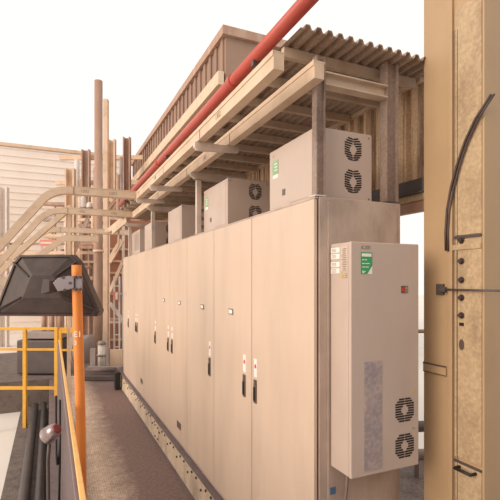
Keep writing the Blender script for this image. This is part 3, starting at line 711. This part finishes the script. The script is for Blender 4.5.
for (x0, y0, x1, y1, Z, m_, lab) in ((108, 196, 128, 222, 16.6, 'far_cream', 'pale diagonal brace below the upper cable tray'),
                                    (106, 252, 119, 215, 16.0, 'far_white', 'steep pale brace left of the far cabinets'),
                                    (109, 262, 122, 240, 10.52, 'far_cream', 'short cream brace just above the panel screen'),
                                    (104, 214, 116, 200, 16.4, 'far_brown', 'short brown brace between the two cable trays'),
                                    (74, 252, 88, 218, 15.2, 'far_white', 'white brace leaning left of the round column')):
    MB().bar(P(x0, y0, Z), P(x1, y1, Z), .12, 2.6*Z/FPX, up=F).build('diagonal_brace', m_, label=lab, cat='brace')
# chute at the end of the inner tray
ch = empty('chute', P(118, 225, 8.6), 'cream open trough sloping down from the end of the inner tray', 'chute')
MB().bar(P(109, 231, 8.4), P(124, 218.5, 8.0), .05, .09, bev=.004).build('trough_floor', 'tray_paint', ch)
MB().bar(P(112.5, 232, 8.2), P(127, 219.5, 7.8), .03, .10, bev=.004).build('trough_side', 'tray_paint', ch)
MB().bar(P(105.5, 231, 8.4), P(112, 231, 8.4), .10, .07, bev=.004).build('lip', 'tray_paint', ch)
MB().bar(P(119, 222, 8.2), P(118.2, 246, 8.2), .03, .03, up=F).build('hanger', 'tray_paint', ch)
MB().bar(P(118.2, 246, 8.2), P(114, 252, 8.2), .03, .03, up=F).build('hook', 'tray_paint', ch)
# vessels and pipes in the rack
for px, y0, y1, r, lab, m_ in ((83, 212, 196, .11, 'white gas bottle standing on the rack beam, left of two', 'far_white'), (89.5, 212, 202, .11, 'shorter white bottle on the rack beam, right of two', 'far_white')):
    Z = 15.0; c0 = P(px, y0, Z); c1_ = P(px, y1, Z); r = 3.0*Z/FPX
    v = empty('gas_bottle', c0, lab, 'bottle')
    MB().tube([c0, c0+Vector((0, 0, .02)), c1_-Vector((0, 0, r)), c1_-Vector((0, 0, r*.3)), c1_], [r*.9, r, r, r*.75, r*.2], 16).build('tank', m_, v)
    MB().tube([c0+Vector((0, 0, .1)), c0+Vector((0, 0, .16))], r*1.05, 16).build('band', 'far_grey', v)
sh = MB().bar(P(78, 213.2, 15), P(94, 213.2, 15), .3, .07).build('rack_shelf', 'far_brown', label='brown shelf carrying the two white bottles', cat='shelf')
for (pts, r, lab, m_) in (([(62, 268, 14), (92, 267, 14)], .05, 'thin level pipe low on the rack at left', 'far_brown'),
                      ([(93, 192, 16.2), (93, 240, 16.2), (96, 246, 16.2), (120, 246, 16.2)], .07, 'tan bent pipe dropping behind the round column', 'far_cream'),
                      ([(118, 175, 14), (118, 214, 14), (123, 220, 14), (130, 220, 14)], .06, 'bent brown pipe above the far cabinets', 'far_brown'),
                      ([(77, 160, 16), (77, 196, 16)], .09, 'short upright pale pipe above the upper tray', 'far_white'),
                      ([(108, 236, 12), (118, 240, 12), (120, 260, 12)], .08, 'rusty elbow pipe in front of the panel screen', 'far_brown')):
    c = [P(*t_) for t_ in pts]; lowest = min(c, key=lambda v: v.z)
    pm = empty('process_pipe', (lowest.x, lowest.y, -.6), lab, 'pipe')
    MB().tube(c, r, 10).build('tube', m_, pm)
    MB().bar((lowest.x, lowest.y, -.598), (lowest.x, lowest.y, lowest.z), .05, .05).build('support', m_, pm)
bn = MB().prism([(0, 0), (.55, 0), (.55, .22), (0, .22)], P(40, 246, 16), RT, ZP, .02).build('banner', 'pink_sign', label='faded pink banner with a white stripe at far left', cat='sign')
MB().prism([(.03, .08), (.5, .08), (.5, .14), (.03, .14)], P(40, 246, 15.97), RT, ZP, .01).build('stripe', 'far_white', bn)
for px in (42, 54): MB().bar(gz(px, 16.08, -.598), gz(px, 16.08, 3.3), .05, .05).build('post', 'far_white', bn)

# tall clad building behind
bd = empty('clad_building', (5.2, 14, -.6), 'tall brown ribbed-clad building rising behind the canopy', 'building')
m = MB().box(3.6, 7.5, 9.5, 22, -.598, 7.4)
m.build('wall', 'far_cladding', bd)
m = MB()
yy = 9.6
while yy < 22: m.box(3.56, 3.599, yy, yy+.16, -.598, 7.4); yy += .42
m.build('cladding_ribs', 'far_cladding', bd)
MB().box(3.42, 3.555, 9.5, 22, 6.30, 6.60).build('gutter_beam', 'tray_paint', bd)
m = MB().box(3.5, 7.6, 9.4, 22.1, 7.402, 7.6).build('roof_edge', 'far_brown', bd)
# pale far building across the yard
bd = empty('white_building', (1, 34, -.6), 'pale low building on the horizon behind the steelwork', 'building')
MB().box(-14, 3.2, 30, 36, -.598, 4.2).build('wall', 'far_white', bd)
MB().box(-14.2, 3.4, 29.8, 36.2, 4.202, 4.4).build('roof_edge', 'far_cream', bd)
for k in range(8): MB().box(-12.6+k*2, -11.6+k*2, 29.95, 29.999, 1.2, 2.6).build('window_pane', 'far_grey', bd)

# tall pale siding building that closes the view behind the rack
sb = empty('siding_building', (-4, 27, -.6), 'tall pale peach siding building closing the view behind the pipe rack', 'building')
MB().box(-3.1, 3.3, 24, 29, -.598, 8.2).build('wall', 'siding', sb)
m = MB()
z = -.4
while z < 8.1: m.box(-3.12, 3.32, 23.96, 23.999, z, z+.05); z += .34
m.build('siding_lines', 'siding', sb)
MB().box(-3.2, 3.4, 23.9, 29.1, 8.202, 8.35).build('roof_edge', 'far_cream', sb)
# dark machine standing under and behind the hood
mc = empty('machine', gz(52, 9.6, -.6), 'dark grey-brown machine on the yard behind the yellow guard rail', 'machine')
MB().bar(gz(28, 9.3, -.30), gz(62, 9.3, -.30), .8, .58, bev=.02).build('base', 'purple_steel', mc)
MB().bar(gz(24, 9.3, .35), gz(64, 9.3, .35), .6, .68, bev=.03).build('housing', 'dark_steel', mc)
MB().bar(gz(30, 9.3, .78), gz(66, 9.3, .78), .5, .14, bev=.02).build('top_cover', 'far_grey', mc)
for px in (44, 52, 60): MB().tube([gz(px, 9.3, .85), gz(px, 9.3, 1.25)], .05, 10).build('nozzle', 'far_brown', mc)

# more of the plant behind: pipes, platforms and beams crowding the rack
rng = random.Random(11)
look = ['thin', 'slim', 'stout', 'narrow']; tone = {'far_cream': 'cream', 'far_brown': 'brown', 'far_white': 'white', 'far_grey': 'grey'}
spots = [(62, 20.5, 'far_brown', 3.2), (66, 21.5, 'far_white', 4.6), (80, 21, 'far_cream', 6.2), (90, 22, 'far_grey', 5.4), (95, 20.6, 'far_brown', 6.6),
         (117, 21.5, 'far_cream', 6.0), (122, 20.2, 'far_grey', 6.9), (56, 21, 'far_cream', 3.6)]
where = ['left of the broad rack column', 'just right of the broad rack column, far behind', 'behind the two white bottles', 'touching the left edge of the round column in view', 'right behind the round column',
         'between the tan rack columns', 'above the ladder, far behind', 'leftmost of the far standpipes']
for (px, Z, m_, top), wh in zip(spots, where):
    Z -= 1.9
    c = gz(px, Z, -.6); r = rng.uniform(.06, .13)
    t = empty('far_standpipe', c, '%s standpipe %s' % (tone[m_], wh), 'pipe')
    MB().tube([c+Vector((0, 0, .002)), Vector((c.x, c.y, top))], r, 10).build('tube', m_, t)
    for k in range(2): z = rng.uniform(1.5, top-.3); MB().tube([Vector((c.x, c.y, z)), Vector((c.x, c.y, z+.09))], r*1.5, 10).build('flange', m_, t)
for i, (z, m_, p0, p1, lab) in enumerate(((3.0, 'far_brown', 55, 128, 'lowest brown pipe run crossing between far standpipes'), (3.9, 'far_cream', 55, 140, 'cream pipe run crossing behind the sloping trays'),
                              (4.7, 'far_grey', 62, 140, 'grey pipe run crossing level with the nearer trays'), (5.5, 'far_brown', 78, 142, 'upper brown pipe run above the cable trays'))):
    y = 21.9+.45*i; x0, x1 = -.3, (1.9, 2.4, 2.7, 3.1)[i]
    t = empty('pipe_run', (1, y, z), lab, 'pipe')
    MB().tube([(x0, y, z), (x1, y, z)], .10, 10).build('tube', m_, t)
    for x in (x0+.15+.12*i, x1-.15): MB().bar((x, y, -.598), (x, y, z-.1), .08, .08).build('support', m_, t)
